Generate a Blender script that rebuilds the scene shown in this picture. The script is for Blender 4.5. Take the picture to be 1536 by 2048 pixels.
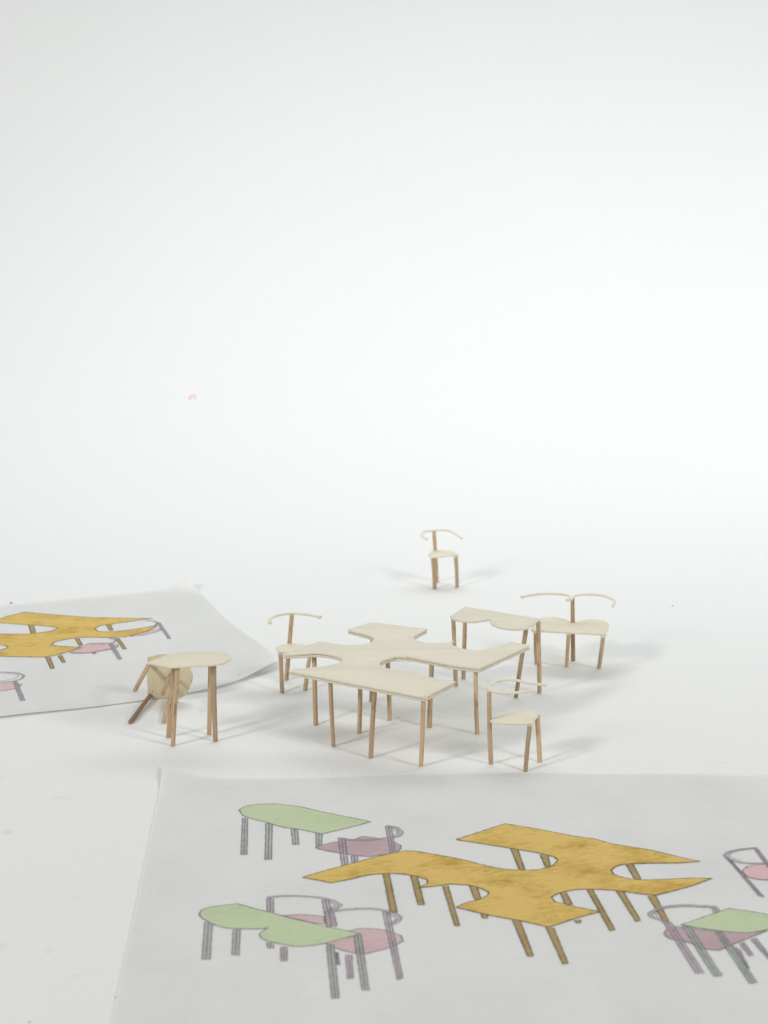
import bpy, bmesh, math, random
from mathutils import Vector, Matrix
from mathutils.geometry import tessellate_polygon

# ------------------------------------------------------------------ scene, camera, light
S = 0.001                                   # everything below is written in millimetres
scene = bpy.context.scene
for o in list(bpy.data.objects):
    bpy.data.objects.remove(o)
C = scene.collection

cam_data = bpy.data.cameras.new("camera")
cam_data.sensor_fit = 'VERTICAL'
cam_data.sensor_height = 36.0
cam_data.lens = 4800.0 / 2048.0 * 36.0
cam_data.clip_start = 0.01
cam_data.clip_end = 20.0
cam = bpy.data.objects.new("camera", cam_data)
cam.location = (0, -950 * S, 318 * S)
cam.rotation_euler = (math.radians(90) - math.atan2(1174, 4800), 0, 0)
cam_data.dof.use_dof = True
cam_data.dof.focus_distance = 0.955
cam_data.dof.aperture_fstop = 22.0
C.objects.link(cam)
scene.camera = cam

world = bpy.data.worlds.new("World")
scene.world = world
world.use_nodes = True
world.node_tree.nodes["Background"].inputs[0].default_value = (1.0, 0.995, 0.985, 1)
world.node_tree.nodes["Background"].inputs[1].default_value = 0.285

def area(name, loc, target, size, power, color=(1, 1, 1), size_y=None):
    d = bpy.data.lights.new(name, 'AREA')
    d.shape = 'RECTANGLE'; d.size = size * S; d.size_y = (size_y or size) * S; d.energy = power; d.color = color
    o = bpy.data.objects.new(name, d)
    o.location = Vector(loc) * S
    o.rotation_euler = (Vector(target) - Vector(loc)).to_track_quat('-Z', 'Y').to_euler()
    C.objects.link(o)
    return o
# two studio lamps in front of the table, one on each side, and one big one above the sweep
area("softbox_left", (-1150, -1000, 850), (0, 50, 0), 260, 12.0, (1.0, 0.985, 0.96))
area("softbox_right", (1150, -900, 950), (20, 60, 0), 320, 9.4, (1.0, 0.985, 0.96))
area("overhead_softbox", (205, 490, 620), (205, 490.5, 0), 1150, 4.0, (0.955, 1.0, 0.995), 380)

vs = scene.view_settings
vs.view_transform = 'Standard'; vs.look = 'None'; vs.exposure = 0.0; vs.gamma = 1.0
vs.use_curve_mapping = False

# ------------------------------------------------------------------ plan data (millimetres, measured plan shapes)
PLAN = {
 'puzzle_top': [(-38.09, -35.27), (15.78, -69.41), (27.89, -49.92), (19.55, -44.76), (10.94, -37.57), (2.4, -32.95), (-1.2, -28.95), (-2.01, -26.26), (-0.61, -22.2), (4.47, -16.4), (9.55, -16.06), (17.99, -21.52), (27.92, -27.94), (38.2, -32.28), (60.27, -0.71), (52.89, 4.27), (48.47, -1.42), (43.53, -5.99), (37.3, -7.74), (32.66, -5.64), (28.48, -0.71), (28.2, 3.91), (22.77, 2.49), (17.6, 2.49), (13.72, 6.42), (12.12, 11.84), (18.37, 22.84), (-5.33, 32.95), (-15.4, 22.1), (-10.51, 17.68), (-5.86, 13.29), (-3.96, 8.22), (-5.6, 3.56), (-9.3, 0.35), (-14.45, -0.71), (-19.64, 1.06), (-26.98, 4.99), (-41.38, -13.3), (-36.3, -12.96), (-28.8, -11.22), (-24.7, -11.92), (-20.57, -14.34), (-17.45, -18.11), (-16.89, -20.84), (-17.74, -24.24), (-20.31, -26.93), (-25.66, -29.95), (-32.2, -32.28)],
 'puzzle_z': 29.3,
 'puzzle_legs': [(-27.89, -16.71, -28.64, -6.49), (-20.12, -43.17, -21.31, -40.17), (-10.12, -27.34, -9.55, -25.34), (-5.17, -56.76, -3.54, -52.76), (2.39, -10.99, 1.39, -10.65), (-5.33, 14.09, -4.81, 12.66), (18.52, -19.73, 19.37, -18.86), (14.34, -66.57, 15.18, -65.48), (37.72, -27.71, 36.74, -28.94)],
 'oval_top': [(-94.17, -39.79), (-83.74, -45.73), (-75.6, -44.09), (-68.77, -42.9), (-63.4, -40.45), (-61.15, -35.11), (-61.46, -31.75), (-63.83, -27.54), (-67.66, -25.29), (-72.69, -25.29), (-81.37, -26.65), (-86.21, -28.7)],
 'oval_z': 34.15,
 'oval_legs': [(-84.22, -42.57, -81.6, -42.57), (-86.84, -32.14, -83.6, -32.14), (-67.58, -36.9, -67.66, -36.9), (-70.67, -28.57, -69.51, -28.57)],
 'cloud_top': [(28.06, 30.75), (34.93, 45.79), (66.28, 26.59), (59.97, 12.82), (56.37, 11.87), (52.98, 12.09), (48.55, 14.29), (45.93, 17.99), (44.72, 22.46), (45.02, 24.71), (44.17, 25.99), (41.2, 24.33), (36.94, 23.21), (32.74, 23.96), (29.43, 26.59)],
 'cloud_z': 32.6,
 'cloud_legs': [(30.91, 35.11, 29.38, 28.12), (34.53, 45.33, 34.97, 42.83), (55.94, 19.28, 59.77, 16.19), (66.28, 25.42, 65.25, 25.11)],
 'front_chair': {
  'post': (41.75, -63.71, 40.68, -63.71),
  'legs': [(54.72, -72.25, 56.55, -66.58), (60.92, -61.4, 59.86, -56.9)],
  'seat': [(40.54, -64.05), (41.88, -60.5), (45.09, -57.08), (49.06, -54.12), (53.22, -52.76), (57.57, -52.76), (61.61, -53.56), (57.59, -67.18), (53.38, -68.12), (45.35, -67.57), (41.91, -65.77)],
  'back': [[(63.54, -55.58), (60.11, -54.26), (56.15, -52.35), (52.72, -49.85), (48.17, -48.59), (44.77, -50.26), (42.19, -53.59), (40.93, -57.48), (40.85, -61.17), (42.01, -63.45), (44.6, -64.75), (48.36, -65.23), (53.44, -64.42), (58.32, -62.8)]],
  'seat_z': 18.3,
  'back_z': 29.06,
 },
 'left_chair': {
  'post': (-42.32, 43.55, -39.67, 43.55),
  'legs': [(-43.42, 25.42, -44.2, 31.3), (-33.79, 28.86, -31.43, 32.75)],
  'seat': [(-46.52, 35.65), (-45.8, 38.96), (-43.53, 41.32), (-39.91, 42.43), (-35.81, 42.28), (-32.53, 40.8), (-30.48, 37.12), (-30.11, 31.64), (-44.91, 30.55)],
  'back': [[(-48.54, 30.39), (-48.76, 36.03), (-46.65, 40.68), (-43.15, 43.94), (-39.9, 44.86), (-35.86, 44.2), (-32.17, 42.77), (-29.57, 40.94), (-27.27, 39)]],
  'seat_z': 16.9,
  'back_z': 29.1,
 },
 'far_chair': {
  'post': (26.37, 202.89, 24.79, 202.89),
  'legs': [(25, 190.38, 24, 192.52), (36.15, 193.14, 35.38, 195.42)],
  'seat': [(21.87, 194.82), (22.9, 198.62), (25.14, 201.67), (29.04, 203.01), (33.86, 201.67), (36.79, 194.44), (23.44, 188.8), (22.28, 191.05)],
  'back': [[(20.94, 185.4), (19.09, 189.25), (18.46, 195.07), (20.24, 200.55), (24.63, 202.72), (29, 203.71), (32.81, 201.34), (35.08, 196.05), (38.06, 186.94)]],
  'seat_z': 16.7,
  'back_z': 26.08,
 },
 'bench': {
  'post': (84.15, 71.43, 83.32, 71.43),
  'legs': [(80.52, 62.32, 80.83, 57.42), (94.69, 60.34, 95.7, 54.38), (67.56, 66.75, 66.44, 60.72)],
  'seat': [(64.33, 59), (65.08, 66.73), (66.2, 70.63), (68.29, 75.76), (70.69, 78.53), (73.69, 80.13), (76.99, 79.33), (80.52, 75.76), (83.27, 71.03), (85.36, 72.2), (88.59, 74.57), (91.67, 76.15), (96.05, 75.36), (98.66, 72.2), (99.04, 65.4), (96.44, 52.89)],
  'back': [[(60.85, 71.56), (64.35, 74.68), (70.81, 77.41), (76.71, 77), (81.03, 75.36), (82.12, 72.64), (80.71, 66.17)], [(82.08, 67.25), (84.19, 73.19), (87.35, 75.91), (92.19, 76.18), (97.17, 74), (100.43, 69.26), (101.34, 65.24), (99.82, 56.34)]],
  'seat_z': 18,
  'back_z': 28.81,
 },
 'stool': {
  'origin': [-92.45, 15.23, 0],
  'axis': [-0.146, -0.989, -0.0389],
  'seat': [(-6.96, 18.34), (-7.42, 13.3), (-7.5, 7.71), (-7.48, 0.61), (-5.95, -0.1), (1.44, 0.03), (5.77, 0.39), (9.08, 2.72), (11.35, 7.12), (12.11, 10.87), (11.03, 14.72), (8.45, 18.3), (4.2, 19.77), (-1.52, 19.88)],
  'legs': [[-98.64, 15.51, 16.25, -101.88, -13.49, 13.76], [-98.82, 16.1, 1.93, -103.92, -15.7, 0.95], [-89.81, 14.39, 11.54, -90.55, -14.61, 12.62], [-90.05, 14.8, 1.91, -90.26, -15.07, 0.95]],
 },
 'drawings': [{
  'name': 'front',
  'kind': 'pinkpale',
  'fill': [(-33.51, -212.08), (-28.99, -211.36), (-24.86, -211.57), (-19.87, -212.8), (-19.1, -219.22), (-22.61, -218.21), (-27.61, -215.46)],
  'legs': [[(-39.36, -197.41), (-37.11, -197.95), (-36.58, -209.71), (-38.71, -208.46)], [(-20.85, -198.48), (-18.52, -199.54), (-15.79, -221.24), (-18.65, -221.24)], [(-37.64, -233.62), (-35.37, -235.08), (-35.31, -238.28), (-37.24, -237.99)], [(-33.08, -237.02), (-31.08, -237.02), (-30.65, -247.99), (-32.5, -247.99)]],
  'bars': [[(-39.51, -196.88), (-35.02, -195.81), (-29.55, -195.6), (-23.21, -196.67), (-19.39, -197.95), (-16.4, -200.6), (-14.47, -203.24), (-16.28, -206.9), (-19.53, -209.71)], [(-18.94, -199.54), (-16.78, -202.71), (-16.13, -203.76), (-18.34, -207.42)]],
 }, {
  'name': 'front',
  'kind': 'pinkpale',
  'fill': [(-10.09, -223.75), (-6.52, -222.54), (-0.16, -223.75), (5.5, -228.12), (6.12, -232.45), (1.92, -237.51), (-7.14, -243.26), (-14.04, -239.05), (-18.95, -234.01), (-12.88, -226.14)],
  'legs': [[(-19.71, -209.08), (-16.74, -208.67), (-15.35, -220.53), (-18.62, -220.53)], [(-0.5, -208.67), (1.82, -209.91), (5.9, -260.76), (4.18, -261.85)], [(-12.22, -243.26), (-10.16, -243.26), (-9.62, -261.12), (-11.32, -261.12)], [(-15.44, -241.35), (-14.64, -241.35), (-13.84, -250.8), (-14.78, -250.8)]],
  'bars': [[(-17.89, -208.98), (-13.36, -207.42), (-9.22, -206.59), (-4.65, -206.38), (-0.91, -207.42), (2.81, -209.5), (5.28, -213.11), (4.84, -216.18), (2.78, -219.22), (1.55, -220.23)], [(1.16, -210.02), (3.62, -213.62), (3.7, -215.67), (2.17, -218.72)]],
 }, {
  'name': 'front',
  'kind': 'green',
  'fill': [(-61.06, -210.53), (-60.46, -207.42), (-58.33, -205.34), (-54.27, -203.76), (-48.95, -202.18), (-43.74, -205.86), (-37.33, -209.71), (-30.95, -214.13), (-24.67, -217.7), (-19.26, -220.94), (-14.33, -223.25), (-7.58, -226.74), (-16.17, -232.65), (-22.12, -235.76), (-28.09, -236.73), (-32.56, -235.08), (-36.66, -233.13), (-39.62, -230.19), (-40.38, -227.23), (-39.1, -224.25), (-37.68, -221.74), (-40.39, -222.95), (-45.68, -222.95), (-51.02, -222.24), (-55.27, -219.73), (-58.83, -215.67), (-60.46, -213.11)],
  'legs': [[(-58.8, -217.19), (-56.19, -218.21), (-54.98, -247.05), (-57.58, -246.58)], [(-49.1, -223.55), (-46.79, -223.55), (-45.99, -244.02), (-48.3, -243.26)], [(-18.43, -235.57), (-16.12, -235.08), (-13.7, -275.22), (-15.87, -275.22)], [(-9.78, -228.72), (-7.45, -226.93), (-4.6, -269.48), (-6.67, -269.48)]],
  'bars': [],
 }, {
  'name': 'front',
  'kind': 'green',
  'fill': [(-53.59, -114.48), (-51.35, -110.85), (-47.49, -109.16), (-41.48, -108.51), (-35.85, -109.81), (-31.15, -111.5), (-21.74, -117.31), (-12.46, -122.41), (-4.74, -126.82), (-14.11, -133.68), (-22.35, -138.84), (-30.36, -134.67), (-37.26, -131.82), (-42.44, -127.7), (-50.74, -121.77), (-52.65, -117.95)],
  'legs': [[(-51.81, -123.04), (-49.87, -123.42), (-48.22, -158.91), (-50.3, -158.68)], [(-43.01, -128.08), (-40.67, -128.45), (-39.35, -163.56), (-41.63, -163.33)], [(-33.55, -133.93), (-31.17, -134.67), (-30.39, -149.47), (-32.44, -149.23)], [(-24.53, -137.98), (-22.22, -138.6), (-22.22, -149.47), (-24.02, -151.85)]],
  'bars': [],
 }, {
  'name': 'front',
  'kind': 'mauve',
  'fill': [(-24.35, -152.44), (-20.99, -148.87), (-16.58, -146.48), (-10.37, -144.07), (-7.71, -141.28), (-4.12, -142.25), (-0.98, -144.07), (2.59, -145.87), (5.47, -149.47), (6.03, -151.85), (4.76, -155.98), (1.23, -158.33), (-5.35, -160.66), (-9.75, -159.5), (-15.5, -157.16), (-20.84, -154.81)],
  'legs': [[(-16.43, -142.86), (-13.97, -142.86), (-12.47, -168.73), (-14.64, -168.73)], [(0.59, -131.45), (2.63, -131.45), (4.09, -157.74), (2.33, -158.33)], [(-11.51, -159.5), (-9.31, -159.5), (-9, -168.15), (-11.18, -168.15)]],
  'bars': [[(-16.29, -143.22), (-12.15, -144.67), (-7.68, -145.27), (-3.22, -144.67), (1.25, -142.49)], [(0.82, -130.95), (4.89, -133.06), (6.22, -137.37), (5.29, -141.04), (1.7, -142.86)], [(2.62, -133.68), (4.65, -136.14), (4.77, -138.6), (2.83, -141.28)]],
 }, {
  'name': 'front',
  'kind': 'ochre',
  'fill': [(25.83, -144.43), (44.01, -128.95), (55.5, -134.32), (68.52, -141.28), (75.46, -144.09), (81.63, -148.9), (94.34, -154.69), (104.54, -161.71), (110.26, -164.94), (103.98, -166.32), (93.03, -166.78), (84.24, -167.61), (80.55, -169.89), (78.51, -173.15), (79.05, -176.66), (81.8, -179.43), (87.15, -181.66), (95.73, -181.43), (104.43, -180.32), (112.58, -180.32), (103.52, -187.72), (91.65, -195.17), (85.91, -193.66), (77.73, -190.86), (69.34, -189.9), (64.72, -190.42), (59.46, -193.02), (56.24, -196.88), (57.24, -200.62), (61.62, -203.66), (67.6, -206.92), (71.57, -209), (62.85, -214.65), (53.74, -221.74), (46.25, -217.21), (34.19, -211.57), (24.05, -205.34), (27.5, -201.55), (31.78, -199.01), (34.87, -195.17), (35.41, -192.59), (33, -189.34), (28.85, -186.5), (22.5, -185.54), (17.35, -187.16), (11.8, -188.68), (14.84, -184.96), (14.9, -181.66), (11.51, -178.9), (7.23, -176.75), (2.07, -176.08), (-4.82, -177.2), (-11.65, -181.12), (-18.01, -184.3), (-27.98, -179.43), (-16.13, -170.43), (-3.16, -161.24), (4.76, -156.57), (8.74, -155.39), (14.45, -157.04), (27.46, -163.56), (33.41, -167.7), (40.19, -171.57), (46.62, -172.93), (53.12, -172.7), (58.54, -169.3), (60.82, -164.02), (59.57, -160.68), (54.09, -157.04), (45.49, -153.03)],
  'legs': [[(-0.34, -175.86), (1.72, -175.86), (4.3, -209.5), (2.15, -209.08)], [(9.12, -177.65), (11.34, -178.32), (13.51, -203.24), (11.35, -203.24)], [(19.91, -186.94), (21.78, -186.94), (24.66, -220.53), (23.19, -220.53)], [(29.09, -186.94), (31.75, -188.68), (32.55, -198.58), (30.52, -199.01)], [(32.09, -210.33), (34.21, -211.15), (34.07, -214.44), (32.42, -214.44)], [(44.79, -152.8), (47.22, -153.74), (48.79, -172.7), (46.89, -172.7)], [(54.88, -158.44), (57.6, -159.85), (57.8, -169.98), (56.06, -169.98)], [(84.23, -167.7), (86.67, -167.7), (88.05, -181.21), (85.87, -180.77)], [(42.21, -216.07), (44.65, -216.48), (47.42, -244.02), (45.63, -244.78)], [(52.84, -221.74), (55.26, -222.14), (57.94, -249.68), (56.31, -250.43)], [(59.63, -193.02), (61.52, -192.59), (62.9, -203.24), (60.43, -202.82)], [(62.58, -216.07), (64.45, -215.26), (64.58, -217.7), (63.21, -218.51)], [(68.81, -190.21), (70.66, -190.42), (75.16, -223.75), (73.46, -224.55)], [(78.58, -190.86), (80.89, -191.51), (84.26, -216.07), (82.66, -217.3)], [(88.89, -195.81), (91.48, -195.17), (93.48, -217.3), (91.79, -217.7)]],
  'bars': [],
 }, {
  'name': 'front',
  'kind': 'mauve',
  'fill': [(91.13, -225.74), (92.8, -221.74), (96.53, -221.24), (103.15, -223.75), (109.11, -224.75), (121.15, -225.74), (124.14, -224.75), (113.93, -233.62), (106.65, -239.91), (102.06, -238.47), (97.12, -233.13), (92.52, -231.18), (91.05, -228.22)],
  'legs': [[(91.63, -217.7), (94.09, -217.7), (99.82, -257.28), (97.29, -257.28)], [(111.51, -236.54), (113.5, -239.43), (114.4, -253.59), (113.55, -252.67)], [(114.12, -235.08), (115.74, -233.62), (117.24, -243.74), (115.78, -244.21)], [(118.24, -231.67), (120.07, -230.19), (122.32, -244.21), (121.56, -246.58)], [(108.98, -205.86), (110.92, -205.34), (111.25, -208.98), (109.25, -210.02)]],
  'bars': [[(110.53, -205.13), (105.64, -204.29), (99.46, -203.76), (93.03, -205.34), (89.36, -208.46), (87.75, -211.05), (88.38, -213.62), (91.04, -215.67), (92.74, -218.72)], [(109.59, -205.96), (105.51, -205.34), (99.32, -204.92), (93.74, -206.38), (90.54, -208.98), (89.52, -210.74), (90.47, -213.42)]],
 }, {
  'name': 'front',
  'kind': 'green',
  'fill': [(97.12, -219.73), (105.27, -213.62), (114.72, -206.38), (121.61, -208.98), (126.84, -211.57), (133.03, -215.16), (129.83, -222.24), (124.92, -223.95), (117.02, -226.24), (109.11, -224.75), (103.28, -222.75)],
  'legs': [[(97.41, -220.74), (99.94, -221.74), (105.14, -259.12), (102.63, -259.57)], [(107.49, -224.75), (109.52, -224.75), (115.35, -264.11), (112.97, -264.56)]],
  'bars': [],
 }, {
  'name': 'front',
  'kind': 'pink',
  'fill': [(124.02, -173.83), (126.12, -169.87), (129.81, -168.38), (136.37, -168.15), (139.98, -172.7), (136.55, -180.55), (131.46, -181.88), (126.69, -180.55), (124.45, -178.32)],
  'legs': [[(130.84, -152.8), (132.05, -152.09), (134.53, -171.57), (133.23, -171.57)], [(119.93, -161.24), (121.14, -163.56), (127.82, -196.88), (126.3, -195.81)]],
  'bars': [[(131.56, -152.44), (125.33, -154.22), (121.46, -156.57), (119.74, -159.5), (120.35, -162.98), (123.65, -165.86), (127.84, -167.01), (134.78, -167.24)], [(130.33, -153.27), (125.16, -155.39), (122.21, -157.51), (121.01, -159.85), (121.96, -162.4), (124.73, -164.48)]],
 }, {
  'name': 'left',
  'kind': 'pink',
  'fill': [(-141.02, 81.96), (-136.79, 88.67), (-134.78, 95.46), (-130.12, 94.48), (-125.12, 95.46), (-121.04, 94.48), (-120.44, 91.57), (-123.7, 87.7), (-133.16, 81.96)],
  'legs': [[(-125.12, 95.46), (-123.48, 96.04), (-116.72, 72.52), (-118.05, 71.95)], [(-130.92, 81.96), (-129.91, 82.91), (-129.06, 80.44), (-130.46, 80.44)]],
  'bars': [[(-134.78, 95.46), (-130.35, 96.43), (-124.14, 96.82), (-122.24, 100.36), (-123.49, 103.91), (-126.15, 104.7)]],
 }, {
  'name': 'left',
  'kind': 'pink',
  'fill': [(-116.78, 108.29), (-111.14, 115.32), (-103.6, 121.41), (-103.81, 117.34), (-110.65, 110.29)],
  'legs': [[(-106.39, 129.64), (-105.02, 130.68), (-97.59, 104.31), (-98.87, 103.91)]],
  'bars': [[(-112.35, 133.8), (-108.18, 133.18), (-106.19, 130.68), (-106.59, 125.51), (-110.13, 122.85)]],
 }, {
  'name': 'left',
  'kind': 'pink',
  'fill': [(-167.38, 35.42), (-165.42, 36.65), (-160.24, 38.05), (-155.67, 36.3), (-157.46, 30.2), (-163.93, 27.09), (-167.08, 26.75)],
  'legs': [[(-160.24, 39.81), (-158.75, 40.69), (-151.36, 14), (-153.13, 13.5)]],
  'bars': [[(-174.41, 52.29), (-168.05, 53.56), (-163.62, 53.2), (-159.57, 51.75), (-156.84, 48.7), (-157.33, 43.88), (-160.1, 40.69), (-165.77, 38.93), (-171.31, 39.81)], [(-173.03, 50.49), (-167.77, 51.75), (-163.34, 51.39), (-160.45, 50.31), (-158.93, 48.16), (-160.5, 43.35), (-166.1, 41.05), (-171.05, 41.58)]],
 }, {
  'name': 'left',
  'kind': 'ochre',
  'fill': [(-185.89, 130.68), (-181.01, 136.94), (-177.09, 142.21), (-170.85, 148.17), (-158.44, 144.33), (-140.06, 139.47), (-125.14, 137.99), (-109.16, 137.36), (-118.71, 132.76), (-127.02, 128.2), (-132.56, 125.51), (-134.58, 120.39), (-132.7, 116.73), (-127.91, 115.32), (-120.03, 117.34), (-112.9, 121.41), (-105.72, 125.51), (-110.57, 115.32), (-118.98, 107.29), (-127.48, 106.29), (-136.13, 106.69), (-143.86, 104.31), (-150.08, 99.37), (-151.13, 94.48), (-147.47, 92.54), (-142.29, 91.95), (-137.1, 91.18), (-141.39, 84.82), (-146.82, 79.11), (-151.39, 75.71), (-160.41, 76.27), (-171.72, 77.22), (-182.25, 80.06), (-176.13, 83.87), (-173.2, 86.74), (-171.24, 88.67), (-170.27, 91.57), (-171.99, 93.51), (-174.41, 94.48), (-180.33, 96.04), (-188.85, 99.37), (-195.75, 106.29), (-185.89, 112.7), (-177.11, 111.89), (-170.16, 111.69), (-162.76, 112.29), (-154.65, 116.33), (-151.56, 121.41), (-156.92, 124.49), (-167.77, 126.96), (-179.94, 130.06)],
  'legs': [[(-166.02, 126.13), (-163.39, 124.9), (-160.62, 112.7), (-162.81, 112.7)], [(-129.8, 126.96), (-127.82, 127.58), (-125.53, 117.34), (-127.27, 117.34)], [(-141.62, 104.7), (-139.79, 104.7), (-136.7, 93.51), (-138.12, 92.54)], [(-123.24, 105.3), (-121.63, 105.3), (-116.31, 88.28), (-117.77, 87.7)], [(-151.11, 75.71), (-149.16, 75.71), (-144.98, 59.01), (-146.53, 58.28)], [(-146.02, 78.16), (-144.47, 79.11), (-141.17, 67.85), (-142.51, 67.48)]],
  'bars': [],
 }],
}


# ------------------------------------------------------------------ helpers
rnd = random.Random(7)

def tag(o, label=None, cat=None, group=None, kind=None):
    if label: o["label"] = label
    if cat: o["category"] = cat
    if group: o["group"] = group
    if kind: o["kind"] = kind
    return o

def thing(name, loc, label, cat, group=None):
    o = bpy.data.objects.new(name, None)
    o.empty_display_size = 0.005
    o.location = Vector(loc) * S
    C.objects.link(o)
    return tag(o, label, cat, group)

def root_loc(o):
    v = Vector((0, 0, 0))
    while o is not None:
        v += o.location; o = o.parent
    return v

def mesh_obj(name, verts, faces, mat, parent=None, smooth=True, sharp=35):
    """verts in world millimetres; the object's own origin stays at its parent's"""
    base = root_loc(parent) if parent else Vector((0, 0, 0))
    me = bpy.data.meshes.new(name)
    me.from_pydata([tuple(Vector(v) * S - base) for v in verts], [], faces)
    me.update()
    bm = bmesh.new(); bm.from_mesh(me)
    bmesh.ops.recalc_face_normals(bm, faces=bm.faces)
    for f in bm.faces: f.smooth = smooth
    bm.to_mesh(me); bm.free()
    if smooth:
        me.set_sharp_from_angle(angle=math.radians(sharp))
    me.materials.append(mat)
    o = bpy.data.objects.new(name, me)
    C.objects.link(o)
    if parent: o.parent = parent
    return o

def smooth_outline(pts, closed=True, step=0.7, corner=34, corners=None):
    """Catmull-Rom through the points, kept sharp where the outline turns by more than `corner` degrees"""
    P = [Vector((p[0], p[1])) for p in pts]; n = len(P)
    sharp = []
    for i in range(n):
        if not closed and i in (0, n - 1):
            sharp.append(True); continue
        a = P[i] - P[i - 1]; b = P[(i + 1) % n] - P[i]
        sharp.append(i in corners if corners else math.degrees(a.angle(b, 0)) > corner)
    out = []
    for i in range(n if closed else n - 1):
        p1, p2 = P[i], P[(i + 1) % n]
        p0 = p1 * 2 - p2 if sharp[i] else P[i - 1]
        p3 = p2 * 2 - p1 if sharp[(i + 1) % n] else P[(i + 2) % n]
        k = max(1, int((p2 - p1).length / step))
        for j in range(k):
            t = j / k
            q = 0.5 * ((2 * p1) + (-p0 + p2) * t + (2 * p0 - 5 * p1 + 4 * p2 - p3) * t * t + (-p0 + 3 * p1 - 3 * p2 + p3) * t ** 3)
            out.append(q)
    if not closed: out.append(P[-1])
    return out

def area2(P):
    return sum(P[i - 1].x * P[i].y - P[i].x * P[i - 1].y for i in range(len(P)))

def offset_outline(P, d):
    """positive d moves the outline inwards (counter-clockwise outline)"""
    n = len(P); out = []
    for i in range(n):
        a = (P[i] - P[i - 1]); b = (P[(i + 1) % n] - P[i])
        na = Vector((-a.y, a.x)).normalized(); nb = Vector((-b.y, b.x)).normalized()
        m = (na + nb)
        if m.length < 1e-6: m = na
        m.normalize()
        k = max(0.55, m.dot(na))
        out.append(P[i] + m * (d / k))
    return out

def wobble(P, amp, seed):
    r = random.Random(seed); n = len(P)
    raw = [r.uniform(-1, 1) for _ in range(n)]
    sm = [(raw[i - 2] + 2 * raw[i - 1] + 3 * raw[i] + 2 * raw[(i + 1) % n] + raw[(i + 2) % n]) / 9 for i in range(n)]
    out = []
    for i in range(n):
        t = P[(i + 1) % n] - P[i - 1]
        nn = Vector((-t.y, t.x)).normalized()
        out.append(P[i] + nn * amp * (0.6 * raw[i] + 1.6 * sm[i]))
    return out

def card(name, pts, ztop, thick, mat, parent, seed=1, rough=0.07, corner=34, to_world=None, step=0.55, warp=0.0, label=None, corners=None):
    """a piece of cut board: rounded, slightly ragged edges"""
    P = smooth_outline(pts, True, step, corner, corners)
    if area2(P) < 0: P.reverse()
    n = len(P)
    z0 = ztop - thick
    r = random.Random(seed * 13 + 5)
    ph = r.uniform(0, 6)
    rings = []
    for k, (f, ins, amp) in enumerate(((1, .22, .03), (.84, .03, .6), (.6, -.03, 1.0), (.36, .02, 1.2), (.12, .12, 1.0), (0, .38, .5))):
        R = wobble(offset_outline(P, ins), rough * amp, seed * 31 + k)
        rings.append([(q.x, q.y, z0 + thick * f) for q in R])
    verts = [v for R in rings for v in R]
    if warp:
        verts = [(x, y, z + warp * math.sin(x * .11 + ph) * math.cos(y * .09 + ph)) for x, y, z in verts]
    faces = []
    for k in range(len(rings) - 1):
        for i in range(n):
            j = (i + 1) % n
            faces.append((k * n + i, (k + 1) * n + i, (k + 1) * n + j, k * n + j))
    tri = tessellate_polygon([[Vector((q[0], q[1], 0)) for q in rings[0]]])
    faces += [tuple(t) for t in tri]
    tri = tessellate_polygon([[Vector((q[0], q[1], 0)) for q in rings[-1]]])
    b = (len(rings) - 1) * n
    faces += [tuple(b + i for i in t) for t in tri]
    if to_world:
        verts = [to_world(v) for v in verts]
    o = mesh_obj(name, verts, faces, mat, parent, sharp=50)
    if label: o["label"] = label
    return o

def stick(name, a, b, r0, r1, mat, parent, seed=1, flat_cut=True, label=None, sides=12):
    """a hand-cut round stick from a (bottom) to b (top); the bottom is cut level with the ground"""
    a, b = Vector(a), Vector(b)
    d = b - a; L = d.length; d.normalize()
    x = d.orthogonal().normalized(); y = d.cross(x)
    rr = random.Random(seed)
    prof = [1 + rr.uniform(-.06, .06) for _ in range(sides)]
    ph = rr.uniform(0, 6.28)
    bend = rr.uniform(-.25, .25)
    ts = [0, .012, .12, .3, .5, .7, .88, 1]
    verts = []
    for t in ts:
        r = r0 + (r1 - r0) * t
        if t == 0: r *= .86
        r *= 1 + rr.uniform(-.035, .035)
        c = a + d * (L * t) + x * (bend * math.sin(math.pi * t))
        for i in range(sides):
            an = 2 * math.pi * i / sides + ph
            verts.append(c + (x * math.cos(an) + y * math.sin(an)) * r * prof[i])
    if flat_cut:
        for i in range(sides):
            v = verts[i]; v += d * ((a.z - v.z) / d.z)
    faces = []
    for k in range(len(ts) - 1):
        for i in range(sides):
            j = (i + 1) % sides
            faces.append((k * sides + i, k * sides + j, (k + 1) * sides + j, (k + 1) * sides + i))
    faces.append(tuple(range(sides - 1, -1, -1)))
    faces.append(tuple((len(ts) - 1) * sides + i for i in range(sides)))
    o = mesh_obj(name, verts, faces, mat, parent, sharp=45)
    # grain runs along the stick: store the length along it as a uv-like attribute
    me = o.data
    at = me.attributes.new("grain", 'FLOAT_VECTOR', 'POINT')
    base = [(0.0, 0.0, 0.0)] * len(verts)
    for k, t in enumerate(ts):
        for i in range(sides):
            an = 2 * math.pi * i / sides
            base[k * sides + i] = (math.cos(an) + seed * 3.1, math.sin(an) + seed * 1.7, t * L / 6.0)
    at.data.foreach_set("vector", [c for v in base for c in v])
    if label: o["label"] = label
    return o

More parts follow.
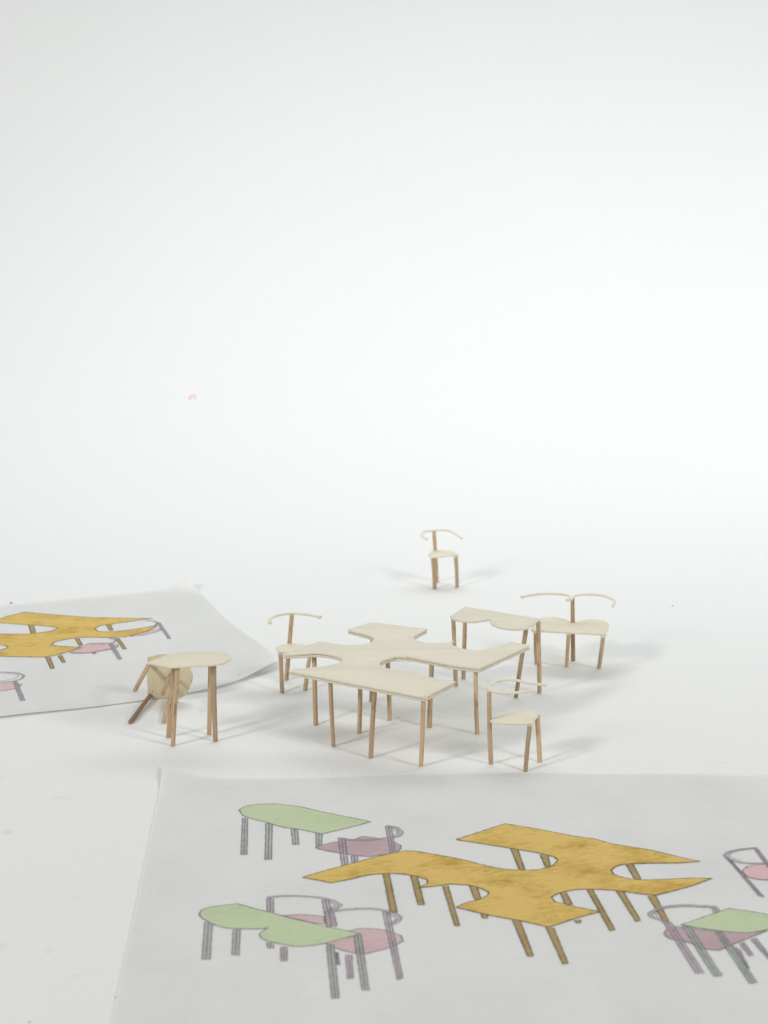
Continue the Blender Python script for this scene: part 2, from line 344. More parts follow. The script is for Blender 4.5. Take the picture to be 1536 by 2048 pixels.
def strip(name, pts, z, width, thick, mat, parent, seed=1, tip=1.0):
    """a bent rail cut from board, swept along a plan curve; z is its underside"""
    P = smooth_outline(pts, False, .8, 75)
    r = random.Random(seed)
    n = len(P); verts = []; sec = []
    m = 8
    for k in range(m):
        an = 2 * math.pi * (k + .5) / m
        cx, cz = math.cos(an), math.sin(an)
        q = max(abs(cx), abs(cz)) ** .55
        sec.append((cx / q, cz / q))
    for i in range(n):
        t = P[min(i + 1, n - 1)] - P[max(i - 1, 0)]
        nn = Vector((-t.y, t.x)).normalized()
        e = min(i, n - 1 - i)
        wv = width * (1 + r.uniform(-.09, .09)) * (tip if e < 2 else 1)
        hv = thick * (1 + r.uniform(-.07, .07)) * (1 + (tip - 1) * .7 if e < 2 else 1)
        for cx, cz in sec:
            verts.append((P[i].x + nn.x * cx * wv * .5, P[i].y + nn.y * cx * wv * .5, z + thick * .5 + cz * hv * .5))
    faces = []
    for i in range(n - 1):
        for k in range(m):
            l = (k + 1) % m
            faces.append((i * m + k, i * m + l, (i + 1) * m + l, (i + 1) * m + k))
    faces.append(tuple(range(m))); faces.append(tuple((n - 1) * m + k for k in range(m)))
    return mesh_obj(name, verts, faces, mat, parent, sharp=50)

# ------------------------------------------------------------------ materials
def new_mat(name):
    m = bpy.data.materials.new(name); m.use_nodes = True
    nt = m.node_tree; nt.nodes.clear()
    out = nt.nodes.new("ShaderNodeOutputMaterial")
    b = nt.nodes.new("ShaderNodeBsdfPrincipled")
    nt.links.new(b.outputs[0], out.inputs[0])
    b.inputs["Specular IOR Level"].default_value = 0.25
    return m, nt, b, out

def node(nt, kind, **inputs):
    n = nt.nodes.new(kind)
    for k, v in inputs.items():
        n.inputs[k.replace("_", " ")].default_value = v
    return n

def ramp(nt, fac, stops):
    r = nt.nodes.new("ShaderNodeValToRGB")
    el = r.color_ramp.elements
    while len(el) < len(stops): el.new(.5)
    for e, (p, c) in zip(el, stops):
        e.position = p; e.color = (*c, 1)
    nt.links.new(fac, r.inputs[0])
    return r

def bump(nt, b, height, strength, dist):
    n = node(nt, "ShaderNodeBump", Strength=strength, Distance=dist)
    nt.links.new(height, n.inputs["Height"]); nt.links.new(n.outputs[0], b.inputs["Normal"])
    return n

def mix_col(nt, fac, a, b, mode='MIX'):
    n = nt.nodes.new("ShaderNodeMix"); n.data_type = 'RGBA'; n.blend_type = mode
    for sock, v in ((n.inputs[0], fac), (n.inputs[6], a), (n.inputs[7], b)):
        if hasattr(v, "is_linked"): nt.links.new(v, sock)
        elif isinstance(v, (int, float)): sock.default_value = v
        else: sock.default_value = (*v, 1)
    return n.outputs[2]

def mat_card(name, light, dark, speck):
    m, nt, b, out = new_mat(name)
    tc = nt.nodes.new("ShaderNodeTexCoord")
    n1 = node(nt, "ShaderNodeTexNoise", Scale=260.0, Detail=5.0, Roughness=.6)
    n2 = node(nt, "ShaderNodeTexNoise", Scale=1600.0, Detail=3.0, Roughness=.6)
    n3 = node(nt, "ShaderNodeTexNoise", Scale=700.0, Detail=2.0, Roughness=.5)
    for n in (n1, n2, n3): nt.links.new(tc.outputs["Object"], n.inputs["Vector"])
    base = ramp(nt, n1.outputs[0], [(.3, dark), (.7, light)]).outputs[0]
    fine = ramp(nt, n2.outputs[0], [(.3, (.90, .89, .87)), (.65, (1, 1, 1))]).outputs[0]
    c = mix_col(nt, .8, base, fine, 'MULTIPLY')
    sp = ramp(nt, n3.outputs[0], [(.69, (0, 0, 0)), (.76, (1, 1, 1))]).outputs[0]
    c = mix_col(nt, sp, c, speck)
    oi = nt.nodes.new("ShaderNodeObjectInfo")
    tone = ramp(nt, oi.outputs["Random"], [(0, (.95, .945, .93)), (1, (1.03, 1.03, 1.03))]).outputs[0]
    c = mix_col(nt, 1.0, c, tone, 'MULTIPLY')
    nt.links.new(c, b.inputs["Base Color"])
    b.inputs["Roughness"].default_value = .85
    bump(nt, b, n2.outputs[0], .5, .00025)
    return m

def mat_wood(name, light, dark):
    m, nt, b, out = new_mat(name)
    at = nt.nodes.new("ShaderNodeAttribute"); at.attribute_name = "grain"
    oi = nt.nodes.new("ShaderNodeObjectInfo")
    mp = nt.nodes.new("ShaderNodeMapping"); mp.inputs["Scale"].default_value = (2.6, 2.6, .35)
    nt.links.new(at.outputs["Vector"], mp.inputs["Vector"])
    n1 = node(nt, "ShaderNodeTexNoise", Scale=1.6, Detail=6.0, Roughness=.65)
    nt.links.new(mp.outputs[0], n1.inputs["Vector"])
    n2 = node(nt, "ShaderNodeTexNoise", Scale=1.1, Detail=2.0)
    nt.links.new(at.outputs["Vector"], n2.inputs["Vector"])
    base = ramp(nt, n1.outputs[0], [(.28, dark), (.5, tuple((a + d) / 2 for a, d in zip(light, dark))), (.72, light)]).outputs[0]
    hue = ramp(nt, oi.outputs["Random"], [(0, (.78, .76, .73)), (.5, (1.0, .97, .93)), (1, (1.2, 1.18, 1.12))]).outputs[0]
    c = mix_col(nt, 1.0, base, hue, 'MULTIPLY')
    knot = ramp(nt, n2.outputs[0], [(.63, (1, 1, 1)), (.72, (.42, .33, .27))]).outputs[0]
    c = mix_col(nt, .8, c, knot, 'MULTIPLY')
    nt.links.new(c, b.inputs["Base Color"])
    b.inputs["Roughness"].default_value = .7
    bump(nt, b, n1.outputs[0], .4, .00012)
    return m

M_top = mat_card("grey_board", (.78, .735, .62), (.745, .70, .585), (.66, .60, .48))
M_seat = mat_card("cream_board", (.83, .785, .655), (.79, .74, .605), (.70, .63, .49))
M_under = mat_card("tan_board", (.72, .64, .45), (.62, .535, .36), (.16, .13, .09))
M_leg = mat_wood("basswood_stick", (.63, .48, .32), (.40, .29, .18))
M_leg_dark = mat_wood("stained_stick", (.40, .28, .165), (.20, .13, .075))

def mat_backdrop():
    m, nt, b, out = new_mat("seamless_paper")
    tc = nt.nodes.new("ShaderNodeTexCoord")
    n1 = node(nt, "ShaderNodeTexNoise", Scale=5.0, Detail=4.0, Roughness=.55)
    n2 = node(nt, "ShaderNodeTexNoise", Scale=900.0, Detail=3.0, Roughness=.6)
    n4 = node(nt, "ShaderNodeTexNoise", Scale=26.0, Detail=3.0, Roughness=.6)
    mp = nt.nodes.new("ShaderNodeMapping"); mp.inputs["Scale"].default_value = (1.0, .35, 1.0)
    nt.links.new(tc.outputs["Object"], mp.inputs["Vector"])
    for n in (n1, n2): nt.links.new(tc.outputs["Object"], n.inputs["Vector"])
    nt.links.new(mp.outputs[0], n4.inputs["Vector"])
    c = ramp(nt, n1.outputs[0], [(.35, (.79, .797, .793)), (.65, (.80, .805, .803))]).outputs[0]
    c2 = ramp(nt, n2.outputs[0], [(.3, (.93, .93, .93)), (.62, (1, 1, 1))]).outputs[0]
    c = mix_col(nt, .6, c, c2, 'MULTIPLY')
    vo = node(nt, "ShaderNodeTexVoronoi", Scale=38.0, Randomness=1.0)
    nt.links.new(tc.outputs["Object"], vo.inputs["Vector"])
    dot = ramp(nt, vo.outputs["Distance"], [(.012, (1, 1, 1)), (.03, (0, 0, 0))]).outputs[0]
    sep = nt.nodes.new("ShaderNodeSeparateColor"); nt.links.new(vo.outputs["Color"], sep.inputs[0])
    gate = ramp(nt, sep.outputs[0], [(.74, (0, 0, 0)), (.80, (1, 1, 1))]).outputs[0]
    sp = mix_col(nt, 1.0, dot, gate, 'MULTIPLY')
    c = mix_col(nt, sp, c, (.40, .39, .36))
    # handling marks: a few faint grey scuffs on the paper
    geo = nt.nodes.new("ShaderNodeNewGeometry")
    prev = None
    for (x, y, w, d, a) in SCUFFS:
        sub = nt.nodes.new("ShaderNodeVectorMath"); sub.operation = 'SUBTRACT'
        nt.links.new(geo.outputs["Position"], sub.inputs[0]); sub.inputs[1].default_value = (x * S, y * S, 0)
        dv = nt.nodes.new("ShaderNodeVectorMath"); dv.operation = 'DIVIDE'
        nt.links.new(sub.outputs[0], dv.inputs[0]); dv.inputs[1].default_value = (w * S, d * S, .05)
        ln = nt.nodes.new("ShaderNodeVectorMath"); ln.operation = 'LENGTH'
        nt.links.new(dv.outputs[0], ln.inputs[0])
        mr = nt.nodes.new("ShaderNodeMapRange"); mr.interpolation_type = 'SMOOTHSTEP'
        mr.inputs["From Min"].default_value = .25; mr.inputs["From Max"].default_value = 1.0
        mr.inputs["To Min"].default_value = a * .75; mr.inputs["To Max"].default_value = 0
        nt.links.new(ln.outputs["Value"], mr.inputs["Value"])
        if prev is None: prev = mr.outputs[0]
        else:
            mx = nt.nodes.new("ShaderNodeMath"); mx.operation = 'MAXIMUM'
            nt.links.new(prev, mx.inputs[0]); nt.links.new(mr.outputs[0], mx.inputs[1]); prev = mx.outputs[0]
    nm = nt.nodes.new("ShaderNodeMath"); nm.operation = 'MULTIPLY'
    nt.links.new(prev, nm.inputs[0])
    rr = ramp(nt, n2.outputs[0], [(.25, (.4, .4, .4)), (.6, (1, 1, 1))])
    nt.links.new(rr.outputs[0], nm.inputs[1])
    c = mix_col(nt, nm.outputs[0], c, (.42, .42, .41))
    nt.links.new(c, b.inputs["Base Color"])
    b.inputs["Roughness"].default_value = .8
    b.inputs["Specular IOR Level"].default_value = .15
    ad = nt.nodes.new("ShaderNodeMath"); ad.operation = 'MULTIPLY_ADD'
    nt.links.new(n4.outputs[0], ad.inputs[0]); ad.inputs[1].default_value = 6.0; nt.links.new(n2.outputs[0], ad.inputs[2])
    bump(nt, b, ad.outputs[0], .35, .0002)
    return m

def mat_tracing():
    m, nt, b, out = new_mat("tracing_paper")
    tc = nt.nodes.new("ShaderNodeTexCoord")
    n1 = node(nt, "ShaderNodeTexNoise", Scale=16.0, Detail=4.0, Roughness=.5)
    n2 = node(nt, "ShaderNodeTexNoise", Scale=1100.0, Detail=2.0)
    n3 = node(nt, "ShaderNodeTexNoise", Scale=24.0, Detail=5.0, Roughness=.6)
    mp = nt.nodes.new("ShaderNodeMapping"); mp.inputs["Scale"].default_value = (1.0, .5, 1.0); mp.inputs["Rotation"].default_value = (0, 0, .5)
    nt.links.new(tc.outputs["Object"], mp.inputs["Vector"])
    for n in (n1, n2): nt.links.new(tc.outputs["Object"], n.inputs["Vector"])
    nt.links.new(mp.outputs[0], n3.inputs["Vector"])
    c = ramp(nt, n3.outputs[0], [(.36, (.80, .803, .787)), (.62, (.85, .853, .84))]).outputs[0]
    c2 = ramp(nt, n2.outputs[0], [(.3, (.95, .95, .95)), (.6, (1, 1, 1))]).outputs[0]
    c = mix_col(nt, .7, c, c2, 'MULTIPLY')
    nt.links.new(c, b.inputs["Base Color"])
    b.inputs["Roughness"].default_value = .55
    b.inputs["Specular IOR Level"].default_value = .3
    bump(nt, b, n1.outputs[0], .6, .007)
    tl = nt.nodes.new("ShaderNodeBsdfTranslucent"); tl.inputs[0].default_value = (.85, .85, .84, 1)
    tp = nt.nodes.new("ShaderNodeBsdfTransparent")
    m1 = nt.nodes.new("ShaderNodeMixShader"); m1.inputs[0].default_value = .12
    nt.links.new(b.outputs[0], m1.inputs[1]); nt.links.new(tl.outputs[0], m1.inputs[2])
    m2 = nt.nodes.new("ShaderNodeMixShader"); m2.inputs[0].default_value = .15
    nt.links.new(m1.outputs[0], m2.inputs[1]); nt.links.new(tp.outputs[0], m2.inputs[2])
    nt.links.new(m2.outputs[0], out.inputs[0])
    return m

def mat_pencil(name, c0, c1, alpha, stroke=(1.0, .22), ang=-.3, scale=1250.0):
    m, nt, b, out = new_mat(name)
    tc = nt.nodes.new("ShaderNodeTexCoord")
    mp = nt.nodes.new("ShaderNodeMapping")
    mp.inputs["Rotation"].default_value = (0, 0, ang)
    mp2 = nt.nodes.new("ShaderNodeMapping"); mp2.inputs["Scale"].default_value = (stroke[1], stroke[0], 1)
    nt.links.new(tc.outputs["Object"], mp.inputs["Vector"]); nt.links.new(mp.outputs[0], mp2.inputs["Vector"])
    n1 = node(nt, "ShaderNodeTexNoise", Scale=scale, Detail=5.0, Roughness=.7)
    nt.links.new(mp2.outputs[0], n1.inputs["Vector"])
    n2 = node(nt, "ShaderNodeTexNoise", Scale=60.0, Detail=3.0)
    nt.links.new(tc.outputs["Object"], n2.inputs["Vector"])
    ad = nt.nodes.new("ShaderNodeMath"); ad.operation = 'MULTIPLY_ADD'
    nt.links.new(n2.outputs[0], ad.inputs[0]); ad.inputs[1].default_value = .9; nt.links.new(n1.outputs[0], ad.inputs[2])
    c = ramp(nt, ad.outputs[0], [(.64, c0), (1.18, c1)]).outputs[0]
    nt.links.new(c, b.inputs["Base Color"])
    b.inputs["Roughness"].default_value = .75
    tp = nt.nodes.new("ShaderNodeBsdfTransparent")
    mx = nt.nodes.new("ShaderNodeMixShader")
    nt.links.new(tp.outputs[0], mx.inputs[1]); nt.links.new(b.outputs[0], mx.inputs[2])
    mr = nt.nodes.new("ShaderNodeMapRange")
    mr.inputs["From Min"].default_value = .3; mr.inputs["From Max"].default_value = .7
    mr.inputs["To Min"].default_value = alpha[0]; mr.inputs["To Max"].default_value = alpha[1]
    nt.links.new(n1.outputs[0], mr.inputs["Value"]); nt.links.new(mr.outputs[0], mx.inputs[0])
    nt.links.new(mx.outputs[0], out.inputs[0])
    return m

# faint marks on the white paper: x, y, half width, half depth (mm), strength
SCUFFS = [(-150, -80, 6, 3, .30), (-136, -136, 3.2, 3.2, .33), (-123, -236, 3, 4, .25), (-122, -101, 5, 3, .18),
          (-103, -196, 2, 2, .22), (-118, -102, 3, 2, .2), (-107, -240, 2, 2, .25), (-96, -258, 2, 2, .2),
          (130, -62, 7, 3, .12), (-110, -60, 4, 2, .12), (-20, -74, 1, 1.6, .3), (5, -60, .8, 1.2, .3)]
M_back = mat_backdrop()
M_trace = mat_tracing()
PEN = dict(
    ochre=mat_pencil("ochre_pencil", (.46, .275, .03), (.71, .50, .145), (.88, .98)),
    ochre_leg=mat_pencil("ochre_leg_pencil", (.32, .22, .06), (.43, .32, .13), (.72, .9)),
    green=mat_pencil("green_pencil", (.485, .58, .345), (.545, .63, .41), (.86, .96)),
    green_leg=mat_pencil("green_leg_pencil", (.34, .42, .35), (.45, .52, .44), (.5, .7)),
    pink=mat_pencil("pink_pencil", (.70, .43, .45), (.76, .52, .53), (.74, .9)),
    pink_leg=mat_pencil("pink_leg_pencil", (.46, .36, .39), (.56, .46, .48), (.45, .62)),
    pinkpale=mat_pencil("pale_pink_pencil", (.63, .435, .455), (.70, .51, .525), (.7, .88)),
    pinkpale_leg=mat_pencil("pale_pink_leg_pencil", (.50, .41, .44), (.58, .49, .51), (.42, .6)),
    mauve=mat_pencil("mauve_pencil", (.50, .345, .38), (.57, .415, .44), (.68, .84)),
    mauve_leg=mat_pencil("mauve_leg_pencil", (.45, .36, .42), (.55, .46, .50), (.45, .62)),
    line=mat_pencil("graphite_line", (.14, .125, .16), (.25, .23, .27), (.5, .84)),
    line_ochre=mat_pencil("brown_line", (.10, .075, .03), (.18, .135, .06), (.7, .92)),
)

# ------------------------------------------------------------------ the seamless paper sweep
def backdrop():
    prof = []
    y = -1300.0
    while y < 420: prof.append((y, 0.0)); y += 80
    R = 800.0
    for k in range(0, 25):
        a = math.radians(90 * k / 24)
        prof.append((420 + R * math.sin(a), R * (1 - math.cos(a))))
    for k in range(1, 14): prof.append((420 + R, R + k * 80))
    xs = [-1500 + 100 * i for i in range(31)]
    verts = [(x, y, z) for (y, z) in prof for x in xs]
    n = len(xs)
    faces = [(j * n + i, j * n + i + 1, (j + 1) * n + i + 1, (j + 1) * n + i) for j in range(len(prof) - 1) for i in range(n - 1)]
    o = mesh_obj("backdrop_paper", verts, faces, M_back, None, sharp=60)
    return tag(o, kind="structure")
backdrop()

# ------------------------------------------------------------------ tracing sheets with drawings
def coons(bottom, right, top, left, nu, nv, zf):
    """bottom/top run left to right, left/right run bottom to top"""
    def samp(path, n):
        P = smooth_outline(path, False, 2.0, 60)
        L = [0]
        for i in range(1, len(P)): L.append(L[-1] + (P[i] - P[i - 1]).length)
        out = []; k = 0
        for i in range(n + 1):
            s = L[-1] * i / n
            while k < len(P) - 2 and L[k + 1] < s: k += 1
            t = (s - L[k]) / max(1e-9, L[k + 1] - L[k])
            out.append(P[k].lerp(P[k + 1], t))
        return out
    b, t, l, r = samp(bottom, nu), samp(top, nu), samp(left, nv), samp(right, nv)
    verts = []
    for j in range(nv + 1):
        v = j / nv
        for i in range(nu + 1):
            u = i / nu
            q = b[i] * (1 - v) + t[i] * v + l[j] * (1 - u) + r[j] * u - (b[0] * (1 - u) * (1 - v) + b[nu] * u * (1 - v) + t[0] * (1 - u) * v + t[nu] * u * v)
            verts.append((q.x, q.y, zf(q.x, q.y, u, v)))
    n = nu + 1
    faces = [(j * n + i, j * n + i + 1, (j + 1) * n + i + 1, (j + 1) * n + i) for j in range(nv) for i in range(nu)]
    return verts, faces

def g(d, w): return math.exp(-(d / w) ** 2)

def sheet_front():
    t = thing("tracing_paper_sheet", (-84, -80, 0), "large grey tracing paper sheet in the foreground with one corner curling up, drawn with furniture", "paper")
    def zf(x, y, u, v):
        c = 1.3 * math.exp(-((x + 85) / 11) ** 2 - ((y + 69) / 18) ** 2)
        e = .25 * g(y + 78, 5) * (1 + math.sin(x * .06))
        return .35 + c + e
    v, f = coons([(-79, -378), (130, -375), (341, -372)], [(341, -372), (338, -75)],
                 [(-85.8, -68.6), (-79, -74.6), (-71, -79.3), (-61, -80.9), (-42, -81), (-13, -78.8), (45, -75), (102, -75.4), (148, -77), (240, -76), (338, -75)],
                 [(-79, -378), (-81.3, -292), (-82.6, -214), (-84.2, -134), (-84.9, -94), (-85.8, -68.6)], 120, 90, zf)
    mesh_obj("sheet", v, f, M_trace, t, sharp=80)
    return t

def sheet_left():
    t = thing("tracing_paper_sheet", (-84, 24, 0), "grey tracing paper sheet behind the tipped stool, drawn with an ochre table", "paper")
    def zf(x, y, u, v):
        c = 3.0 * math.exp(-((x + 46) ** 2 + (y - 60) ** 2) / 17 ** 2)
        k = 4.0 * math.exp(-((x + 97) / 8) ** 2 - ((y - 193) / 8) ** 2)
        e = .55 * math.exp(-(v / .02) ** 2) * (1.0 + .5 * math.sin(x * .07))
        w = .5 * math.exp(-((1 - v) / .03) ** 2)
        return .35 + c + k + e + w
    v, f = coons([(-330, -82), (-240, -43), (-158, -9), (-119, 6), (-84, 22.5), (-68, 34), (-46.5, 59)],
                 [(-46.5, 59), (-47.5, 72), (-53, 89), (-64, 113), (-76, 141), (-88, 176), (-96, 193)],
                 [(-432, 62), (-260, 129), (-184, 158.5), (-138, 176), (-108, 187.5), (-96, 193)],
                 [(-330, -82), (-432, 62)], 110, 70, zf)
    mesh_obj("sheet", v, f, M_trace, t, sharp=80)
    return t

SHEET = dict(front=sheet_front(), left=sheet_left())

def flat_poly(name, pts, z, mat, parent, curve=True):
    P = smooth_outline(pts, True, 1.2, 34) if curve else [Vector(p) for p in pts]
    tri = tessellate_polygon([[Vector((q.x, q.y, 0)) for q in P]])
    o = mesh_obj(name, [(q.x, q.y, z) for q in P], [tuple(t) for t in tri], mat, parent, smooth=False)
    up_normals(o)
    return o

def up_normals(o):
    me = o.data
    for p in me.polygons:
        if p.normal.z < 0: p.flip()
    me.update()

def pen_lines(name, paths, z, width, mat, parent, seed=1):
    """pencil lines with slightly uneven width; one mesh per drawn outline"""
    verts = []; faces = []
    r = random.Random(seed)
    for n_, (pts, closed, curve) in enumerate(paths):
        P = smooth_outline(pts, closed, .9, 34) if curve else [Vector(p) for p in pts]
        if closed: P = P + [P[0]]
        n = len(P); b = len(verts)
        zz = z + .004 * (n_ % 3)
        for i in range(n):
            t = P[min(i + 1, n - 1)] - P[max(i - 1, 0)]
            nn = Vector((-t.y, t.x))
            if nn.length < 1e-9: nn = Vector((1, 0))
            nn.normalize()
            w = width * r.uniform(.6, 1.25) * .5
            q = P[i] + nn * r.uniform(-.05, .05)
            verts += [(q.x + nn.x * w, q.y + nn.y * w, zz), (q.x - nn.x * w, q.y - nn.y * w, zz)]
        for i in range(n - 1):
            faces.append((b + 2 * i, b + 2 * i + 1, b + 2 * i + 3, b + 2 * i + 2))
    o = mesh_obj(name, verts, faces, mat, parent, smooth=False)
    up_normals(o)
    return o

NAMES = dict(ochre="drawn_puzzle_table", green="drawn_table", pink="drawn_chair", pinkpale="drawn_chair", mauve="drawn_chair")

def dense(a, b):
    a, b = Vector(a), Vector(b); m = max(2, int((b - a).length / 1.2))
    return [tuple(a.lerp(b, i / m)) for i in range(m + 1)]

def beside(pts, d):
    """an open line running at distance d beside another"""
    P = smooth_outline(pts, False, 1.2, 34); n = len(P); out = []
    for i in range(n):
        t = P[min(i + 1, n - 1)] - P[max(i - 1, 0)]
        nn = Vector((-t.y, t.x)).normalized()
        out.append(tuple(P[i] + nn * d))
    return out

for k, d in enumerate(PLAN['drawings']):
    t = SHEET[d['name']]
    kind = d['kind']
    z = .36 + .028 * (k % 10)
    lk = "line_ochre" if kind == 'ochre' else "line"
    zleg = z - .010 if kind in ('ochre', 'green') else z + .012
    top = flat_poly(NAMES[kind], d['fill'], z, PEN[kind], t)
    pen_lines("outline", [(d['fill'], True, True)], z + .005, .62 if d['name'] == 'front' else .72, PEN[lk], top, k)
    for i, q in enumerate(d['legs']):
        flat_poly("drawn_leg", q, zleg - .001 * (i % 4), PEN[kind + "_leg"], top, curve=False)
        ring = dense(q[0], q[3])[:-1] + dense(q[3], q[2])[:-1] + dense(q[2], q[1])
        if kind != 'ochre':
            mid0 = tuple((Vector(q[0]) + Vector(q[1])) / 2); mid1 = tuple((Vector(q[2]) + Vector(q[3])) / 2)
            ring = dense(mid0, mid1)[:-1] + dense(mid1, q[3])[:-1] + dense(q[3], q[0])[:-1] + dense(q[0], q[1])[:-1] + dense(q[1], q[2])
        pen_lines("leg_outline", [(ring, False, False)], zleg + .0015 + .0007 * (i % 3), .48 if kind != 'ochre' else .5, PEN[lk], top, k * 20 + i)
    for i, q in enumerate(d['bars']):
        if i == 0 or len(d['bars']) == 3 and i == 1:
            w = .62 if kind != 'pink' else .45
            pen_lines("drawn_backrest", [(q, False, True)], z + .016 + .012 * i, 2 * w, PEN[kind + "_leg"], top, k + 90)
            for sd in (-1, 1):
                pen_lines("backrest_outline", [(beside(q, sd * w), False, False)], z + .021 + .002 * sd + .012 * i, .42, PEN["line"], top, k + 120 + sd)
        else:
            pen_lines("backrest_outline", [(q, False, True)], z + .036, .44, PEN["line"], top, k + 150)

# ------------------------------------------------------------------ model furniture
R_LEG = .93

def legs_of(t, legs, h, seed, name="leg", r=R_LEG, dark=()):
    for i, (x0, y0, x1, y1) in enumerate(legs):
        stick(name, (x0, y0, .02), (x1, y1, h), r * (1 + .06 * ((i * 7 + seed) % 3 - 1)), r * (1 + .05 * ((i * 5 + seed) % 3 - 1)),
              M_leg_dark if i in dark else M_leg, t, seed * 10 + i)

def glue(t, legs, h, seed):
    """dried glue squeezed out where a stick meets the board"""
    for i, (x0, y0, x1, y1) in enumerate(legs):
        r = random.Random(seed * 17 + i)
        n = 14; verts = []; faces = []
        ring = [(1.55, 0), (1.35, .28), (1.02, .75), (.9, .95)]
        jit = [r.uniform(.85, 1.2) for _ in range(n)]
        for rad, dz in ring:
            for k in range(n):
                a = 2 * math.pi * k / n
                q = rad * (1 + (jit[k] - 1) * (1 if dz < .6 else .3))
                verts.append((x1 + q * math.cos(a), y1 + q * math.sin(a), h - dz))
        for a in range(len(ring) - 1):
            for k in range(n):
                l = (k + 1) % n
                faces.append((a * n + k, a * n + l, (a + 1) * n + l, (a + 1) * n + k))
        faces.append(tuple(range(n))); faces.append(tuple((len(ring) - 1) * n + k for k in range(n)))
        mesh_obj("glue_bead", verts, faces, M_seat, t)

def burrs(t, spots, seed, mat):
    """torn fibres left on the cut edges"""
    r = random.Random(seed)
    for (x, y, z, s) in spots:
        verts = []; faces = []
        bm = bmesh.new()
        bmesh.ops.create_icosphere(bm, subdivisions=1, radius=1)
        for v in bm.verts:
            v.co = Vector((v.co.x * s * r.uniform(.5, 1.7), v.co.y * s * r.uniform(.5, 1.7), v.co.z * s * r.uniform(.4, 1.1)))
        bm.verts.ensure_lookup_table()
        verts = [(v.co.x + x, v.co.y + y, v.co.z + z) for v in bm.verts]
        faces = [tuple(v.index for v in f.verts) for f in bm.faces]
        bm.free()
        mesh_obj("burr", verts, faces, mat, t, smooth=False)

# --- the big puzzle shaped table: two layers of board on nine sticks
zt = PLAN['puzzle_z']
pt = thing("puzzle_table", (0, -20, 0), "large puzzle-shaped table model with scooped cut-outs, in the middle of the group", "table")
card("tabletop", PLAN['puzzle_top'], zt, 1.02, M_top, pt, 3, .06)
low = smooth_outline(PLAN['puzzle_top'], True, 1.6, 34)
if area2(low) < 0: low.reverse()
low = [(q.x + .12, q.y - .1) for q in wobble(offset_outline(low, .06), .12, 5)]
card("lower_layer", low, zt - 1.16, .98, M_top, pt, 4, .07)
legs_of(pt, PLAN['puzzle_legs'], zt - 2.0, 2)
P = PLAN['puzzle_top']
burrs(pt, [(P[1][0] - .5, P[1][1] + .8, zt + .02, .75), (P[1][0] + .3, P[1][1] + .5, zt - .5, .6), (P[1][0] - .9, P[1][1] + .5, zt - .3, .5),
           (P[21][0], P[21][1] + .1, zt - .1, .6), (P[2][0] - .1, P[2][1] + .1, zt - .25, .45)]
      + [(P[9][0] + 1.1 * i, P[9][1] + .15 + .02 * i, zt - 2.0 - .15 * (i % 2), .3 + .12 * (i % 3)) for i in range(6)]
      + [(P[9][0] + 3.2 + .7 * i, P[9][1] - .1, zt - .8, .28) for i in range(3)], 4, M_seat)

# --- table with one round end
zo = PLAN['oval_z']
ot = thing("side_table", (-76, -36, 0), "table model with one rounded end and one pointed end, beside the tipped stool", "table")
card("tabletop", PLAN['oval_top'], zo, .95, M_seat, ot, 8, .08, corners=(0, 1, 11))
legs_of(ot, PLAN['oval_legs'], zo - .8, 3, r=1.0)
P = PLAN['oval_top']
burrs(ot, [(P[1][0], P[1][1] + .2, zo - .5, .55), (P[0][0] + 2, P[0][1] - .9, zo - .6, .4), (P[0][0] + .2, P[0][1], zo - .5, .45), (P[4][0] + .3, P[4][1] + .2, zo - .7, .4)], 9, M_seat)

# --- table with a cloud edge
zc = PLAN['cloud_z']
ct = thing("side_table", (48, 25, 0), "table model with a double-scalloped front edge, in front of the double bench", "table")
card("tabletop", PLAN['cloud_top'], zc, 1.0, M_top, ct, 12, .09)
legs_of(ct, PLAN['cloud_legs'], zc - .85, 4)
P = PLAN['cloud_top']
burrs(ct, [(P[12][0] + 1, P[12][1] + .1, zc - .95, .4), (P[12][0] - .5, P[12][1] + .2, zc - .9, .35), (P[12][0] + 2.6, P[12][1] + .4, zc - .9, .3), (P[7][0] - .1, P[7][1] + .4, zc - .7, .3)], 14, M_top)

# --- chairs
def chair(key, name, label, cat, seed, seat_warp=.0, tip=1.0, dark_post=False, group=None):
    d = PLAN[key]
    x0, y0, x1, y1 = d['post']
    t = thing(name, (sum(p[0] for p in d['seat']) / len(d['seat']), sum(p[1] for p in d['seat']) / len(d['seat']), 0), label, cat, group)
    card("seat", d['seat'], d['seat_z'], .92, M_seat, t, seed, .05, warp=seat_warp, corner=40)
    stick("post", (x0, y0, .02), (x1, y1, d['back_z'] + .15), R_LEG * 1.02, R_LEG * .95, M_leg_dark if dark_post else M_leg, t, seed * 7)
    legs_of(t, d['legs'], d['seat_z'] - .8, seed)
    glue(t, d['legs'], d['seat_z'] - .88, seed)
    for i, q in enumerate(d['back']):
        strip("backrest", q, d['back_z'], 1.25, 1.05, M_seat, t, seed + i, tip)
    return t

G = None
chair('front_chair', "chair", "three-legged chair model nearest the camera, seen from the side with U-shaped armrail", "chair", 21)
chair('left_chair', "chair", "three-legged chair model partly hidden behind the left arm of the puzzle table", "chair", 22, tip=1.7)
chair('far_chair', "chair", "three-legged chair model standing alone at the back, farthest from the camera", "chair", 23)
chair('bench', "double_bench", "double bench model with two curved backrests on one centre post", "bench", 24, tip=1.35)

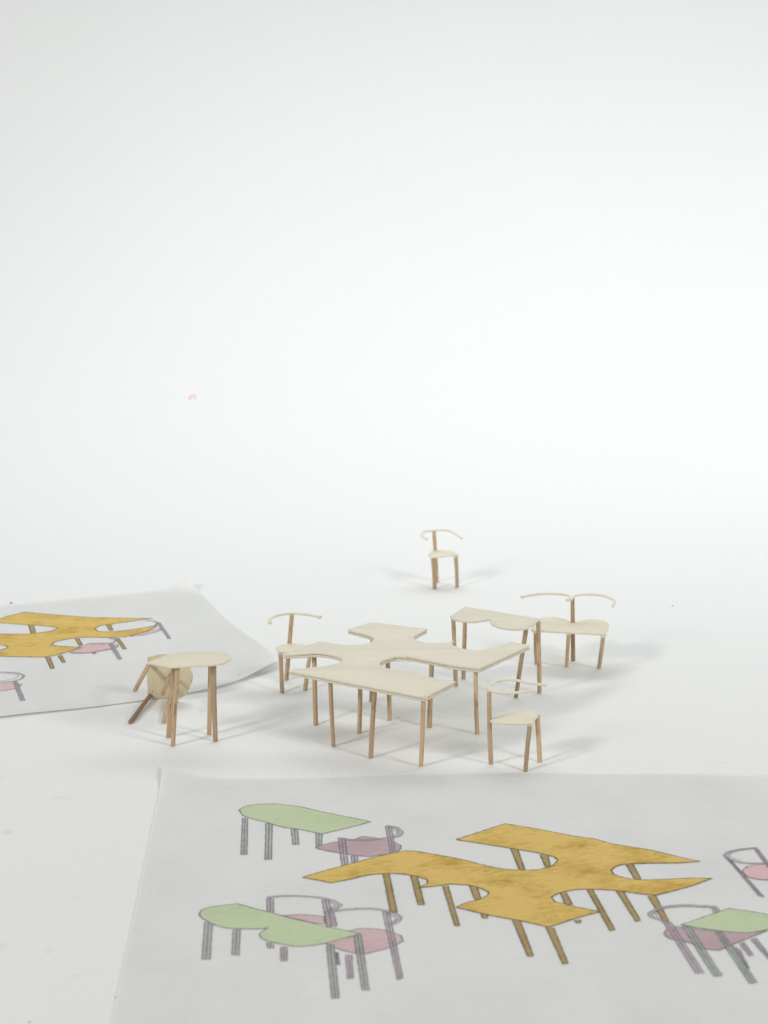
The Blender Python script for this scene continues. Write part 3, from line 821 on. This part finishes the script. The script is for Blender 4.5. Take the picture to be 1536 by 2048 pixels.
# --- the stool lying on its side
d = PLAN['stool']
o0 = Vector(d['origin']); ax = Vector(d['axis']).normalized()
uu = Vector((-ax.y, ax.x, 0)).normalized(); vv = uu.cross(ax)
if vv.z < 0: vv = -vv
st = thing("stool", (o0.x, o0.y, 0), "stool model lying tipped on its side, tan underside and four legs towards the camera", "stool")
def stool_world(q):        # q.x, q.y in the seat plane, q.z along the legs
    return tuple(o0 + uu * q[0] + vv * (q[1] + .55) + ax * (q[2] - .95))
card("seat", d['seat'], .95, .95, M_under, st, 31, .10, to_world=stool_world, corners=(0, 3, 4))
for i, q in enumerate(d['legs']):
    a, b = Vector(q[3:]), Vector(q[:3])
    b = b + (b - a).normalized() * .5
    stick("leg", a, b, .95, .95, M_leg_dark if i in (1,) else M_leg, st, 310 + i, flat_cut=False)

# --- small flecks lying on the paper, and an added pink strand
def fleck(name, loc, size, mat, label, cat, seed):
    bm = bmesh.new(); bmesh.ops.create_icosphere(bm, subdivisions=1, radius=1)
    r = random.Random(seed)
    verts = [(loc[0] + v.co.x * size * r.uniform(.6, 1.4), loc[1] + v.co.y * size * r.uniform(.6, 1.4), loc[2] + v.co.z * size * r.uniform(.3, .6)) for v in bm.verts]
    faces = [tuple(v.index for v in f.verts) for f in bm.faces]; bm.free()
    return tag(mesh_obj(name, verts, faces, mat, None, smooth=False), label, cat)
m_dust, nt, b, out = new_mat("dust"); b.inputs["Base Color"].default_value = (.22, .22, .21, 1); b.inputs["Roughness"].default_value = .9
fleck("dust_speck", (138.7, 160, .2), .55, m_dust, "tiny grey dust speck on the white paper right of the double bench", "dust", 1)
fleck("dust_speck", (-77.8, 493.2, 3.5), .5, m_dust, "tiny grey dust speck on the bare sweep above the left chair", "dust", 2)
fleck("dust_speck", (-180, 164.4, .3), .7, m_dust, "tiny grey dust speck at the far edge of the tracing paper behind the stool", "dust", 3)
m_artifact, nt, b, out = new_mat("pink_artifact"); b.inputs["Base Color"].default_value = (.75, .13, .72, 1); b.inputs["Roughness"].default_value = .9
artifact = strip("artifact_strand", [(-126.8, 585.5), (-126.2, 590), (-125, 592.5), (-123.6, 590.5), (-123, 587.5)], 18.1, .75, .7, m_artifact, None, 5)  # added strand, stands in for a pink colour artifact
for v in artifact.data.vertices:            # follow the slope of the sweep
    y = v.co.y / S
    v.co.z += S * ((800 - math.sqrt(800 ** 2 - (y - 420) ** 2)) - (800 - math.sqrt(800 ** 2 - (589.3 - 420) ** 2)))
tag(artifact, "tiny curled pink colour artifact, added as a strand on the bare white backdrop", "artifact")
